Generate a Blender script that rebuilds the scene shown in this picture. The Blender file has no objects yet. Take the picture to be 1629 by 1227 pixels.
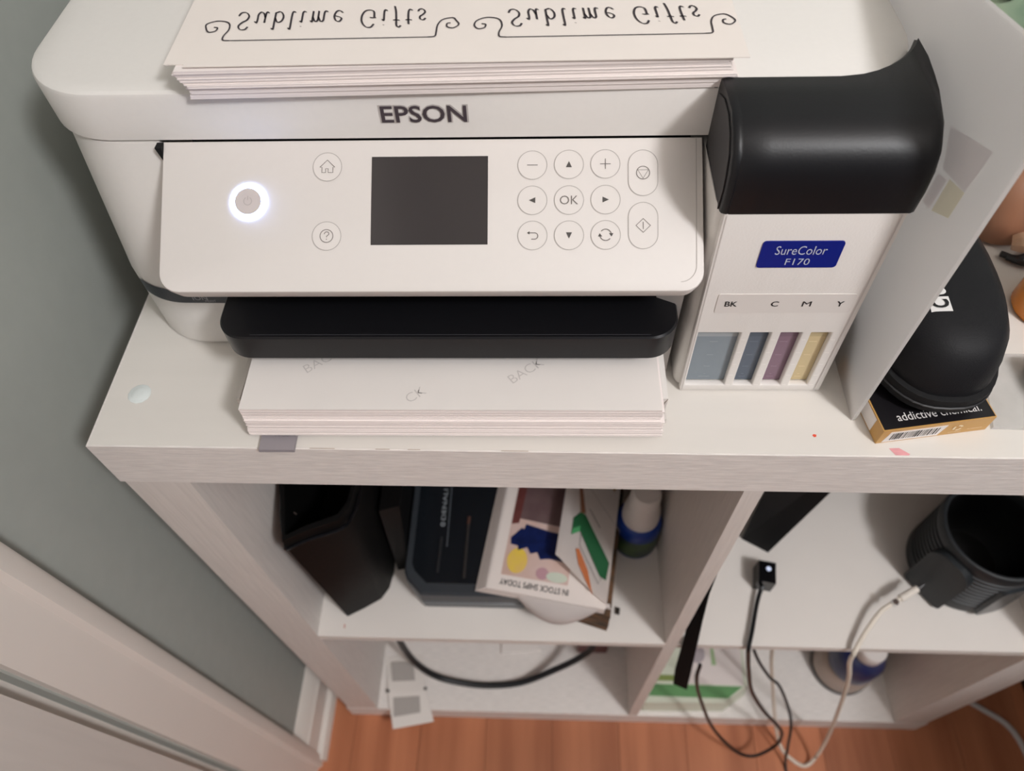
import bpy, bmesh, math, random
from mathutils import Matrix, Vector
from mathutils.bvhtree import BVHTree
random.seed(7)
scene = bpy.context.scene
COL = scene.collection

# ------------------------------------------------------------------ camera, world, light, exposure
def look_camera():
    loc = Vector((0.25604, -0.20114, 1.09736)); p, y, r = 0.963416, -0.066712, -0.044609
    f = Vector((math.sin(y)*math.cos(p), math.cos(y)*math.cos(p), -math.sin(p)))
    rt = Vector((math.cos(y), -math.sin(y), 0)); up = rt.cross(f)
    rt2 = rt*math.cos(r)+up*math.sin(r); up2 = -rt*math.sin(r)+up*math.cos(r)
    cam = bpy.data.cameras.new('camera'); ob = bpy.data.objects.new('camera', cam); COL.objects.link(ob)
    m = Matrix((rt2, up2, -f)).transposed().to_4x4(); m.translation = loc; ob.matrix_world = m
    cam.sensor_fit = 'HORIZONTAL'; cam.sensor_width = 36.0; cam.lens = 1171.08/1629*36.0
    cam.clip_start = 0.02; cam.clip_end = 20
    cam.dof.use_dof = True; cam.dof.focus_distance = 0.37; cam.dof.aperture_fstop = 8.0
    scene.camera = ob
look_camera()
w = bpy.data.worlds.new('room_ambient'); scene.world = w; w.use_nodes = True
w.node_tree.nodes['Background'].inputs[0].default_value = (0.97, 0.94, 1.0, 1)
w.node_tree.nodes['Background'].inputs[1].default_value = 0.12
lamp = bpy.data.lights.new('room_lamp', 'POINT'); lamp.shadow_soft_size = 0.12; lamp.energy = 75; lamp.color = (0.97, 0.975, 1.0)
lo = bpy.data.objects.new('room_lamp', lamp); COL.objects.link(lo); lo.location = (1.2, -0.92, 2.12)
vs = scene.view_settings
scene.display_settings.display_device = 'sRGB'
vs.view_transform = 'Standard'; vs.look = 'None'; vs.exposure = 0.0; vs.gamma = 1.0; vs.use_curve_mapping = False

# ------------------------------------------------------------------ materials
def lin(c):
    return tuple(((v/255)/12.92 if v/255 <= .04045 else ((v/255+.055)/1.055)**2.4) for v in c)
MATS = {}
def mat(name, rgb, rough=.5, spec=.5, metal=0, noise=0, nscale=(20, 20, 20), bump=0, trans=0, alpha=1, emit=None, estr=0, rgb2=None, coat=0, ior=1.45, random_tint=0, detail=3, sss=0):
    if name in MATS: return MATS[name]
    m = bpy.data.materials.new(name); m.use_nodes = True; nt = m.node_tree; b = nt.nodes['Principled BSDF']
    c = lin(rgb); b.inputs['Base Color'].default_value = (*c, 1)
    b.inputs['Roughness'].default_value = rough; b.inputs['Specular IOR Level'].default_value = spec; b.inputs['Metallic'].default_value = metal
    b.inputs['Transmission Weight'].default_value = trans; b.inputs['Alpha'].default_value = alpha; b.inputs['Coat Weight'].default_value = coat; b.inputs['IOR'].default_value = ior
    if emit: b.inputs['Emission Color'].default_value = (*lin(emit), 1); b.inputs['Emission Strength'].default_value = estr
    if noise or bump or rgb2:
        tc = nt.nodes.new('ShaderNodeTexCoord'); mp = nt.nodes.new('ShaderNodeMapping'); mp.inputs['Scale'].default_value = nscale
        nz = nt.nodes.new('ShaderNodeTexNoise'); nz.inputs['Scale'].default_value = 1; nz.inputs['Detail'].default_value = detail
        nt.links.new(tc.outputs['Object'], mp.inputs[0]); nt.links.new(mp.outputs[0], nz.inputs['Vector'])
        if noise or rgb2:
            cr = nt.nodes.new('ShaderNodeValToRGB'); c2 = lin(rgb2) if rgb2 else tuple(v*(1-noise) for v in c)
            cr.color_ramp.elements[0].position = .3; cr.color_ramp.elements[1].position = .7
            cr.color_ramp.elements[0].color = (*c2, 1); cr.color_ramp.elements[1].color = (*c, 1)
            nt.links.new(nz.outputs['Fac'], cr.inputs[0]); out = cr.outputs[0]
            if random_tint:
                oi = nt.nodes.new('ShaderNodeObjectInfo'); mr = nt.nodes.new('ShaderNodeMapRange'); mr.inputs[3].default_value = 1-random_tint; mr.inputs[4].default_value = 1+random_tint
                mx = nt.nodes.new('ShaderNodeVectorMath'); mx.operation = 'SCALE'
                nt.links.new(oi.outputs['Random'], mr.inputs[0]); nt.links.new(out, mx.inputs[0]); nt.links.new(mr.outputs[0], mx.inputs['Scale']); out = mx.outputs[0]
                va = nt.nodes.new('ShaderNodeVectorMath'); va.operation = 'ADD'; nt.links.new(tc.outputs['Object'], va.inputs[0]); nt.links.new(oi.outputs['Random'], va.inputs[1]); nt.links.new(va.outputs[0], mp.inputs[0])
            nt.links.new(out, b.inputs['Base Color'])
        if bump:
            bp = nt.nodes.new('ShaderNodeBump'); bp.inputs['Strength'].default_value = bump; bp.inputs['Distance'].default_value = .001
            nt.links.new(nz.outputs['Fac'], bp.inputs['Height']); nt.links.new(bp.outputs[0], b.inputs['Normal'])
    MATS[name] = m; return m

M_TOP = mat('white_laminate', (226, 221, 214), .45, noise=.04, nscale=(6, 60, 60))
M_GX = mat('white_grain_along', (240, 234, 229), .5, noise=.18, nscale=(80, 1100, 1100), bump=.3, detail=4)
M_GZ = mat('white_grain_upright', (224, 217, 211), .5, noise=.1, nscale=(500, 500, 25), bump=.2, detail=4)
M_IN = mat('white_interior', (228, 222, 216), .5, noise=.03, nscale=(20, 20, 20))
M_WALL = mat('grey_green_paint', (170, 174, 168), .8, noise=.04, nscale=(60, 60, 60), bump=.05)
M_TRIM = mat('white_trim_paint', (226, 218, 210), .4, noise=.03, nscale=(15, 15, 15))
M_DOOR = mat('white_door_grain', (216, 208, 201), .5, noise=.07, nscale=(60, 90, 6), bump=.15)
M_FLOOR = mat('orange_brown_laminate', (192, 124, 88), .42, rgb2=(160, 97, 66), nscale=(38, 2.2, 10), bump=.03, random_tint=.13, detail=6)
M_PW = mat('printer_white', (232, 228, 223), .42, noise=.015, nscale=(300, 300, 300))
M_PANEL = mat('panel_white', (222, 216, 211), .5, noise=.01, nscale=(300, 300, 300))
M_TEX = mat('tank_white_hatched', (228, 223, 218), .5, bump=.12, nscale=(900, 900, 900))
M_PAPER = mat('paper_white', (240, 231, 224), .75, noise=.02, nscale=(40, 40, 40))
M_PEDGE = mat('paper_edges', (244, 235, 231), .8, noise=.04, nscale=(3, 3, 2500), detail=2)
M_BPAP = mat('coated_paper_back', (232, 226, 221), .7, noise=.02, nscale=(40, 40, 40))
M_BLK = mat('black_plastic', (20, 20, 23), .35, spec=.4, noise=.1, nscale=(400, 400, 400))
M_BLKG = mat('black_gloss_plastic', (13, 13, 16), .16, spec=.5)
M_HOOD = mat('hood_black', (20, 20, 23), .42, spec=.45, bump=.05, nscale=(900, 900, 900))
M_HCAP = mat('hood_end_dark_grey', (44, 43, 45), .5)
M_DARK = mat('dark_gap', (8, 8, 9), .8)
M_INK = mat('dark_print', (62, 55, 60), .6)
M_GPRINT = mat('grey_icon_print', (120, 113, 108), .6)
M_RING = mat('light_grey_outline', (178, 172, 167), .6)
M_TRI = mat('icon_dark_grey', (80, 76, 73), .6)
M_BTN = mat('button_face_white', (224, 218, 213), .45)
M_SCR = mat('screen_glass', (58, 54, 54), .14, spec=.6)
M_LED = mat('lit_ring', (255, 255, 255), .4, emit=(150, 182, 255), estr=20)
M_PBTN = mat('power_key_grey', (205, 196, 194), .5)
M_EPS = mat('logo_grey', (72, 64, 70), .4)
M_EPSB = mat('logo_halo_grey', (196, 190, 186), .3)
M_BLUE = mat('badge_blue', (10, 32, 128), .35)
M_BTXT = mat('badge_lettering', (196, 202, 220), .5)
M_STRIP = mat('label_strip', (222, 216, 211), .35)
M_BTX = mat('black_lettering', (30, 28, 30), .5)
M_TXB = mat('pale_back_print', (205, 199, 195), .7)

# ------------------------------------------------------------------ mesh helpers
ROOTM = {}
def empty(name, loc=(0, 0, 0), rz=0, label=None, cat=None, group=None):
    o = bpy.data.objects.new(name, None); COL.objects.link(o); o.empty_display_size = .02
    o.location = loc; o.rotation_euler = (0, 0, rz); ROOTM[o.name] = Matrix.Translation(loc) @ Matrix.Rotation(rz, 4, 'Z')
    tag(o, label, cat, group); return o
def tag(o, label=None, cat=None, group=None, kind=None):
    for k, v in (('label', label), ('category', cat), ('group', group), ('kind', kind)):
        if v: o[k] = v
    return o
def build(name, bm, m, parent=None, smooth=False, local=False, angle=40, bevel=0, seg=2):
    """one mesh object; bm in world coordinates unless local"""
    if bevel:
        es = [e for e in bm.edges if len(e.link_faces) == 2 and e.calc_face_angle(0) > math.radians(30)]
        bmesh.ops.bevel(bm, geom=es, offset=bevel, segments=seg, profile=.5, affect='EDGES', clamp_overlap=True)
    root = parent
    while root is not None and root.parent is not None: root = root.parent
    if root is not None and not local:
        bm.transform(ROOTM[root.name].inverted())
    off = None
    if parent is None and bm.verts:
        xs = [v.co for v in bm.verts]
        off = Vector(((min(c.x for c in xs)+max(c.x for c in xs))/2, (min(c.y for c in xs)+max(c.y for c in xs))/2, min(c.z for c in xs)))
        bm.transform(Matrix.Translation(-off))
    bmesh.ops.recalc_face_normals(bm, faces=bm.faces)
    me = bpy.data.meshes.new(name); bm.to_mesh(me); bm.free()
    if smooth or bevel:
        for p in me.polygons: p.use_smooth = True
        me.set_sharp_from_angle(angle=math.radians(angle))
    o = bpy.data.objects.new(name, me); COL.objects.link(o)
    me.materials.append(m)
    if parent is not None: o.parent = parent
    if off is not None: o.location = off; ROOTM[o.name] = Matrix.Translation(off)
    return o
def box(x0, x1, y0, y1, z0, z1, bm=None):
    bm = bm or bmesh.new()
    vs = [bm.verts.new((x, y, z)) for z in (z0, z1) for x, y in ((x0, y0), (x1, y0), (x1, y1), (x0, y1))]
    for f in ((3, 2, 1, 0), (4, 5, 6, 7), (0, 1, 5, 4), (1, 2, 6, 5), (2, 3, 7, 6), (3, 0, 4, 7)): bm.faces.new([vs[i] for i in f])
    return bm
def hexa(b, t, bm=None):
    """8 corner solid from bottom quad and top quad"""
    bm = bm or bmesh.new(); n = len(b)
    vb = [bm.verts.new(p) for p in b]; vt = [bm.verts.new(p) for p in t]
    bm.faces.new(vb[::-1]); bm.faces.new(vt)
    for i in range(n): bm.faces.new((vb[i], vb[(i+1) % n], vt[(i+1) % n], vt[i]))
    return bm
def prism(out, z0, z1, fn=None, bm=None, shift=(0, 0)):
    fn = fn or (lambda u, v, w: (u, v, w))
    return hexa([fn(u, v, z0) for u, v in out], [fn(u+shift[0], v+shift[1], z1) for u, v in out], bm)
def loft(rings, bm=None, cap0=True, cap1=True, closed=True):
    bm = bm or bmesh.new(); R = [[bm.verts.new(p) for p in r] for r in rings]
    for a, b in zip(R, R[1:]):
        n = len(a)
        for i in range(n if closed else n-1): bm.faces.new((a[i], a[(i+1) % n], b[(i+1) % n], b[i]))
    if cap0: bm.faces.new(R[0][::-1])
    if cap1: bm.faces.new(R[-1])
    return bm
def rrect(x0, x1, y0, y1, r, n=6):
    """rounded rectangle outline; r = radii for corners (x0y0, x1y0, x1y1, x0y1)"""
    if not isinstance(r, (tuple, list)): r = (r,)*4
    out = []
    for (cx, cy, sx, sy, a0), rr in zip(((x0, y0, 1, 1, 180), (x1, y0, -1, 1, 270), (x1, y1, -1, -1, 0), (x0, y1, 1, -1, 90)), r):
        if rr <= 0: out.append((cx, cy)); continue
        for k in range(n+1):
            a = math.radians(a0+90*k/n); out.append((cx+sx*rr+rr*math.cos(a), cy+sy*rr+rr*math.sin(a)))
    return out
def ell(cx, cy, rx, ry, n=32, p=2.0):
    o = []
    for k in range(n):
        a = 2*math.pi*k/n; c, s = math.cos(a), math.sin(a)
        o.append((cx+rx*math.copysign(abs(c)**(2/p), c), cy+ry*math.copysign(abs(s)**(2/p), s)))
    return o
def lathe(prof, c, n=40, bm=None, cap0=True, cap1=True):
    return loft([[(c[0]+r*math.cos(2*math.pi*k/n), c[1]+r*math.sin(2*math.pi*k/n), c[2]+z) for k in range(n)] for r, z in prof], bm, cap0, cap1)
def catmull(pts, n=8):
    P = [Vector(p) for p in pts]; P = [P[0]*2-P[1]]+P+[P[-1]*2-P[-2]]; out = []
    for i in range(1, len(P)-2):
        for k in range(n):
            t = k/n; a, b, c, d = P[i-1:i+3]
            out.append(.5*((2*b)+(-a+c)*t+(2*a-5*b+4*c-d)*t*t+(-a+3*b-3*c+d)*t**3))
    out.append(P[-2]); return out
def tube(pts, r, n=8, smooth=8, bm=None):
    P = catmull(pts, smooth) if smooth else [Vector(p) for p in pts]; rings = []
    up = Vector((.13, .31, .94))
    for i, p in enumerate(P):
        t = (P[min(i+1, len(P)-1)]-P[max(i-1, 0)]).normalized(); a = t.cross(up).normalized(); b = t.cross(a)
        rr = r(i/(len(P)-1)) if callable(r) else r
        rings.append([p+a*rr*math.cos(2*math.pi*k/n)+b*rr*math.sin(2*math.pi*k/n) for k in range(n)])
    return loft(rings, bm)
def strokes(polys, width, fn, w=0, bm=None, nib=None, smooth=0):
    """flat drawn lines in 2-D mapped by fn(u,v,w)"""
    bm = bm or bmesh.new()
    for P in polys:
        if smooth: P = [(q.x, q.y) for q in catmull([(a, b, 0) for a, b in P], smooth)]
        L = []; Rr = []
        for i in range(len(P)):
            a = P[max(i-1, 0)]; b = P[min(i+1, len(P)-1)]
            if P[0] == P[-1] and i in (0, len(P)-1): a, b = P[-2], P[1]
            dx, dy = b[0]-a[0], b[1]-a[1]; l = math.hypot(dx, dy) or 1; nx, ny = -dy/l*width/2, dx/l*width/2
            if nib:
                s = 1 if nx*nib[0]+ny*nib[1] >= 0 else -1; nx, ny = nx+s*nib[0]/2, ny+s*nib[1]/2
            L.append(bm.verts.new(fn(P[i][0]+nx, P[i][1]+ny, w))); Rr.append(bm.verts.new(fn(P[i][0]-nx, P[i][1]-ny, w)))
        for i in range(len(P)-1): bm.faces.new((L[i], Rr[i], Rr[i+1], L[i+1]))
    return bm
def poly(pts, fn, w=0, bm=None):
    bm = bm or bmesh.new(); bm.faces.new([bm.verts.new(fn(u, v, w)) for u, v in pts]); return bm
def circ(cx, cy, r, n=28, a0=0, a1=360):
    return [(cx+r*math.cos(math.radians(a0+(a1-a0)*k/n)), cy+r*math.sin(math.radians(a0+(a1-a0)*k/n))) for k in range(n+1)]
def text(s, fn, cx, cy, height=None, width=None, w=0, bold=0, shear=0, bm=None, spacing=1.0, flip=False):
    """lettering as mesh, centred on (cx, cy) in the 2-D frame of fn"""
    cu = bpy.data.curves.new('lettering', 'FONT'); cu.body = s; cu.size = 1; cu.offset = bold; cu.shear = shear; cu.space_character = spacing; cu.resolution_u = 3
    o = bpy.data.objects.new('lettering_tmp', cu); COL.objects.link(o)
    dg = bpy.context.evaluated_depsgraph_get(); me = bpy.data.meshes.new_from_object(o.evaluated_get(dg))
    bpy.data.objects.remove(o); bpy.data.curves.remove(cu)
    xs = [v.co.x for v in me.vertices]; ys = [v.co.y for v in me.vertices]
    x0, x1, y0, y1 = min(xs), max(xs), min(ys), max(ys)
    sy = height/(y1-y0) if height else width/(x1-x0); sx = width/(x1-x0) if width else sy
    b2 = bmesh.new(); b2.from_mesh(me); bpy.data.meshes.remove(me)
    for v in b2.verts:
        v.co = fn(cx+(v.co.x-(x0+x1)/2)*sx, cy+(v.co.y-(y0+y1)/2)*sy*(-1 if flip else 1), w)
    if bm is None: return b2
    tm = bpy.data.meshes.new('t'); b2.to_mesh(tm); b2.free(); bm.from_mesh(tm); bpy.data.meshes.remove(tm); return bm
def flat(z, ox=0, oy=0, ang=0):
    c, s = math.cos(ang), math.sin(ang)
    return lambda u, v, w: (ox+u*c-v*s, oy+u*s+v*c, z+w)

# ------------------------------------------------------------------ the setting
TO, TD, TT, TB, CW = .0428, .0117, .0426, .0409, .335
SZ, ST = .377, .0106            # shelf top, shelf thickness
H = .7426; DEP = .39
X1, X2 = TO, TO+CW; X3 = X2+TD; X4 = X3+CW; X5 = X4+TO
WX = -.05
fl = build('floor', box(WX-.02, 2.2, -2.2, .42, -.03, -.004), mat('floor_underlay', (60, 36, 22), .8)); tag(fl, kind='structure')
pw = .0905; k = 0; xx = .0965-2*pw
bmp = None
while xx < 1.5:
    yb = .41; j = 0; off = random.uniform(.15, 1.0)
    edges = [yb, yb-off-.3, yb-off-1.35, -2.2] if yb-off-1.35 > -2.2 else [yb, yb-off-.3, -2.2]
    for a, b in zip(edges, edges[1:]):
        x0, x1 = max(xx, WX), xx+pw
        if x1 > WX: build('plank', box(x0+.0003, x1-.0003, b+.0003, a-.0003, -.004, 0), M_FLOOR, fl, bevel=.0004, seg=1)
    xx += pw
wl = build('wall_left', box(WX-.1, WX, -.105, .42, 0, 2.45), M_WALL); tag(wl, kind='structure')
wl2 = build('wall_left_beyond_door', box(WX-.1, WX, -2.2, -.98, 0, 2.45), M_WALL); wl2.name = 'wall_left.001'; tag(wl2, kind='structure')
tag(build('wall_back', box(WX-.1, 2.2, .42, .52, 0, 2.45), M_WALL), kind='structure')
tag(build('ceiling', box(WX-.1, 2.2, -2.2, .52, 2.45, 2.5), M_TRIM), kind='structure')
# skirting with a moulded top and a shoe strip
prof = [(WX, .0), (WX+.0145, 0), (WX+.0145, .066), (WX+.011, .070), (WX+.0105, .078), (WX+.006, .083), (WX+.003, .090), (WX, .092)]
bb = build('baseboard_left', loft([[(x, -.052, z) for x, z in prof], [(x, .418, z) for x, z in prof]]), M_TRIM, bevel=.0008); tag(bb, kind='structure')
prof = [(WX+.0145, 0), (WX+.0245, 0), (WX+.0245, .008), (WX+.021, .016), (WX+.0145, .019)]
build('shoe_moulding', loft([[(x, -.060, z) for x, z in prof], [(x, .418, z) for x, z in prof]]), M_TRIM, bb, bevel=.0008)
# door casing: back band, face and inner bead; then the jamb gap and the leaf
prof = [(WX, -.0525), (WX+.017, -.0530), (WX+.019, -.056), (WX+.019, -.066), (WX+.014, -.0695), (WX+.0135, -.072), (WX+.012, -.086), (WX+.008, -.099), (WX+.007, -.1035), (WX-.01, -.1035), (WX-.01, -.0525)]
cs = build('trim_1', loft([[(x, y, .0) for x, y in prof], [(x, y, 2.1) for x, y in prof]]), M_TRIM, bevel=.0006); tag(cs, kind='structure')
jm = build('trim_2', box(WX-.1, WX-.012, -.118, -.1035, 0, 2.1), M_TRIM); tag(jm, kind='structure')
dr = build('door_1', box(WX-.037, WX-.001, -.93, -.1150, .008, 2.05), M_DOOR, bevel=.002); tag(dr, kind='structure')

# ------------------------------------------------------------------ shelf unit
su = empty('shelf_unit', (X5/2, DEP/2, 0), 0, 'white cube shelf unit of four open cells carrying the printer', 'shelf unit')
tp = build('top_panel', box(0, X5, 0, DEP, H-TT, H), M_GX, su, bevel=.0009)
build('top_surface', box(.0012, X5-.0012, .0010, DEP-.001, H-.0006, H+.0002), M_TOP, tp)
build('bottom_panel', box(0, X5, 0, DEP, 0, TB), M_GX, su, bevel=.0009)
for a, b in ((.0025, X1), (X4, X5-.0025)): build('side_panel', box(a, b, .0004, DEP-.001, TB, H-TT), M_GZ, su, bevel=.0008)
build('divider', box(X2, X3, .0004, DEP-.001, TB, H-TT), M_GZ, su, bevel=.0006)
for a, b in ((X1, X2), (X3, X4)): build('shelf', box(a, b, .0002, DEP-.002, SZ-ST, SZ), M_IN, su, bevel=.0006)
f0 = flat(H+.0003)
build('pink_stain', poly([(.4465, .0055), (.452, .0058), (.4570, .0020), (.4560, .0012), (.4490, .0012)], f0), mat('pink_ink_stain', (236, 168, 172), .5, noise=.2, nscale=(90, 300, 90)), tp)
build('red_speck', poly([(.4068, .0132), (.4078, .0140), (.4092, .0136), (.4088, .0122), (.4076, .0120)], f0), mat('red_speck', (226, 84, 60), .5), tp)
build('red_speck', poly([(.0672, .0085), (.0684, .0080), (.0680, .0125), (.0672, .012)], flat(SZ+.0003)), mat('rust_speck', (190, 110, 90), .5), su)
for x0_, x1_ in ((.128, .142), (.165, .173), (.183, .19), (.235, .25)):
    build('edge_chip', strokes([[(x0_, .0006), (x1_, .0006)]], .0004, flat(H+.0004)), mat('chipped_edge', (178, 160, 146), .7), tp)

# ------------------------------------------------------------------ printer (local frame: origin on the shelf top)
PC = (.2, .07, H); PR = math.radians(.6)
PM = Matrix.Translation(PC) @ Matrix.Rotation(PR, 4, 'Z')
pr = empty('printer', PC, PR, 'white ink tank printer with a lit power ring and black paper tray', 'printer')
def P(name, bm, m, parent=None, **k): return build(name, bm, m, parent or pr, local=True, **k)
# body: left shoulder, set-back centre
def body_ring(h):
    fy = .006+.0185*max(0, h-.05)/.084; xl = -.1875
    o = rrect(xl, -.1295, fy, .30, (.040, 0, 0, .02), 8); return [(x, y, h) for x, y in o]
P('body_shoulder', loft([body_ring(h) for h in (0.0015, .05, .09, .1290, .1335)]), M_PW, smooth=True, angle=35)
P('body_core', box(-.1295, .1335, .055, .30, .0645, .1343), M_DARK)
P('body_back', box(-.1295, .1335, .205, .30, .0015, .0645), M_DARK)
P('panel_gap', hexa([(-.1300, .0243, .1338), (-.1268, .0243, .1338), (-.1283, .0238, .1240)], [(-.1300, .0200, .1338), (-.1268, .0200, .1338), (-.1283, .0200, .1240)]), M_DARK)
P('body_skirt', prism(rrect(-.1295, -.108, .006, .055, (0, .006, 0, 0)), .0015, .044), M_PW, bevel=.001)
P('inner_cheek', prism([(.1165, -.012), (.1290, -.018), (.1310, .06), (.1165, .06)], .002, .094), mat('inner_grey_plastic', (170, 163, 158), .5), bevel=.001)
# dark printhead sticker wrapped round the shoulder step
st = []
for k in range(12):
    t = k/11; a = math.radians(228+t*42); st.append((-.1475+.0405*math.cos(a), .0465+.0405*math.sin(a)))
st += [(-.13, .0058), (-.1195, .0056)]
sb = P('sticker', loft([[(x, y-.0006, h) for x, y in st] for h in (.0385, .0490)], closed=False, cap0=False, cap1=False), mat('dark_sticker', (40, 46, 54), .35))
fs = lambda u, v, w: (u, .0052-w, v)
P('sticker_lettering', text('ION', fs, -.1385, .0428, height=.0035, bold=.0), mat('sticker_grey_lettering', (150, 152, 156), .5), sb)
P('sticker_lettering', text('PRINTHEAD', fs, -.1300, .0402, height=.0016), MATS['sticker_grey_lettering'], sb)
# lid with large rounded front corners
def lid_ring(h, d=0):
    o = []
    for x, y in rrect(-.1915+d, .2290-d, .0248+d, .302-d, (.040, .046, .02, .02), 12): o.append((x, y, h))
    return o
lid = P('lid', loft([lid_ring(.1343, .0010), lid_ring(.1349), lid_ring(.1575), lid_ring(.1590, .0006), lid_ring(.1600, .0022)]), M_PW, smooth=True, angle=30)
# the lid sits flush above the tank hood: a cut corner is not visible, front badge:
ff = lambda u, v, w: (u, .0246-w, v)
P('logo_halo', text('EPSON', ff, .0013, .1481, height=.0098, width=.0414, bold=.04, w=.0001), M_EPSB, lid)
P('logo_lettering', text('EPSON', ff, .0013, .1481, height=.0088, width=.0398, bold=.012, w=.0004), M_EPS, lid)
P('seam_gap', loft([lid_ring(.1335, .0035), lid_ring(.1345, .0035)]), M_DARK)
# tilted control panel
dv = Vector((0, -.85511, -.51847)); nv = Vector((0, -.51847, .85511)); p0 = Vector((0, .025, .134))
def pan(u, v, w): return tuple(p0+Vector((u, 0, 0))+dv*v+nv*w)
def flipv(P2): return [(u, v) for u, v in P2]
out = rrect(-.1273, .1320, 0, .0740, (0, 0, .0095, .0095), 8)
def inset(o, d): 
    cx, cy = .0024, .037
    return [(cx+(u-cx)*(1-d/.13), cy+(v-cy)*(1-d/.037)) for u, v in o]
rings = [[pan(u, v, -.011) for u, v in out], [pan(u, v, -.0012) for u, v in out], [pan(u, v, -.0003) for u, v in inset(out, .0004)], [pan(u, v, 0) for u, v in inset(out, .0013)]]
cp = P('control_panel', loft(rings), M_PANEL, smooth=True, angle=35)
P('panel_edge_line', strokes([[(.1288, .001), (.1284, .060)] + [(.1284-.0075*(1-math.cos(math.radians(a))), .0615+.0080*math.sin(math.radians(a))) for a in range(10, 91, 10)]], .0003, pan, .0002), M_RING, cp)
# screen
sc = P('screen', prism([(-.0252, .0087), (.0304, .0087), (.0304, .0514), (-.0252, .0514)], -.001, .0003, pan), M_SCR)
# power key with lit ring
def annulus(cx, cy, r0, r1, w0, w1, n=48):
    return loft([[pan(cx+r*math.cos(2*math.pi*k/n), cy+r*math.sin(2*math.pi*k/n), w_) for k in range(n)] for r, w_ in ((r0, w0), (r0, w1), (r1, w1), (r1, w0))], cap0=False, cap1=False)
pk = P('power_button', prism(circ(-.0846, .0300, .0064, 40)[:-1], 0, .0006, pan), M_PBTN)
P('light_ring', annulus(-.0846, .03, .0064, .0088, 0, .0005), M_LED, pk)
def icon_fn(cx, cy, w=.0009): return lambda u, v, z: pan(cx+u, cy-v, w)
P('icon', strokes([circ(0, 0, .0019, 20, 120, 420), [(0, .0005), (0, .0026)]], .0003, icon_fn(-.0846, .0300)), mat('faint_icon', (180, 172, 170), .5), pk)
def button(cx, cy, lines=None, tri=None, txt=None, h=0, bold=False, lw=.00036):
    R = .0069
    if h: o = rrect(cx-R, cx+R, cy-h, cy+h, R, 8)
    else: o = circ(cx, cy, R, 40)[:-1]
    b = P('button', prism(o, -.0002, .0002, pan), M_BTN)
    P('outline', strokes([o+[o[0]]], .00034, pan, .0003), M_RING, b)
    fn = icon_fn(cx, cy, .0004)
    if lines: P('icon', strokes(lines, lw, fn), M_GPRINT, b)
    if tri:
        bm = bmesh.new()
        for t in tri: poly(t, fn, 0, bm)
        P('icon_mark', bm, M_TRI, b)
    if txt: P('icon_lettering', text(txt, fn, 0, 0, height=.0042, bold=-.005), M_GPRINT, b)
    return b
q = .0036
button(-.0466, .0134, [[(-q, -.0002), (0, .0033), (q, -.0002), (.0027, -.0002), (.0027, -.0028), (.0004, -.0028), (.0004, -.0009), (-.0008, -.0009), (-.0008, -.0028), (-.0026, -.0028), (-.0026, -.0002), (-q, -.0002)]])
button(-.0464, .0470, [circ(0, 0, .0031, 28), [(q_.x, q_.y) for q_ in catmull([(-.0012, .0009, 0), (-.0004, .0019, 0), (.0008, .0018, 0), (.0011, .0008, 0), (.0003, .0001, 0), (0, -.0006, 0)], 5)], [(0, -.0013), (0, -.0018)]])
button(.0515, .0133, [[(-.0025, 0), (.0025, 0)]])
button(.0688, .0131, tri=[[(-.0014, -.0014), (.0014, -.0014), (0, .0016)]])
button(.0860, .0130, [[(-.0025, 0), (.0025, 0)], [(0, -.0025), (0, .0025)]])
button(.0515, .0303, tri=[[(.0014, .0014), (-.0016, 0), (.0014, -.0014)]])
button(.0688, .0303, txt='OK')
button(.0860, .0302, tri=[[(-.0014, -.0014), (.0016, 0), (-.0014, .0014)]])
button(.0516, .0472, [[(-.0018, .0012), (.0010, .0012)]+circ(.0010, -.0003, .0015, 12, 90, -90)+[(-.0006, -.0018)]], tri=[[(-.0026, .0012), (-.0014, .0020), (-.0014, .0004)]], lw=.00042)
button(.0688, .0472, tri=[[(-.0014, .0014), (0, -.0016), (.0014, .0014)]])
button(.0860, .0471, [circ(0, 0, .0027, 14, 15, 140), circ(0, 0, .0027, 14, 195, 320)], tri=[[(.0036, .0008), (.0016, .0008), (.0028, -.0008)], [(-.0036, -.0008), (-.0016, -.0008), (-.0028, .0008)]], lw=.00045)
s3 = .0031
button(.1037, .0174, [circ(0, 0, s3, 30), [(-.0025, .0014), (.0025, .0014), (0, -.0027), (-.0025, .0014)]], h=.0110)
button(.1036, .0427, [[(-.0034, 0), (0, .0033), (.0034, 0), (0, -.0033), (-.0034, 0)], [(0, .0017), (0, -.0017)]], h=.0111)
# black output tray
def tray_ring(h, d=0): return [(x, y, h) for x, y in rrect(-.1125+d, .1265-d, -.0392+d, .055, (.015, .015, 0, 0), 10)]
tr = P('output_tray', loft([tray_ring(.0440, .0012), tray_ring(.0450), tray_ring(.0610), tray_ring(.0620, .0008), tray_ring(.0620, .0022)]), M_BLK, smooth=True, angle=35)
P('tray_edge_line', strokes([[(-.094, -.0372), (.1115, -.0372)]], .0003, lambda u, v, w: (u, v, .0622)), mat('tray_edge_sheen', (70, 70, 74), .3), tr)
P('tray_recess', box(-.085, .085, -.012, .05, .0618, .0623), M_BLKG, tr)
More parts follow.
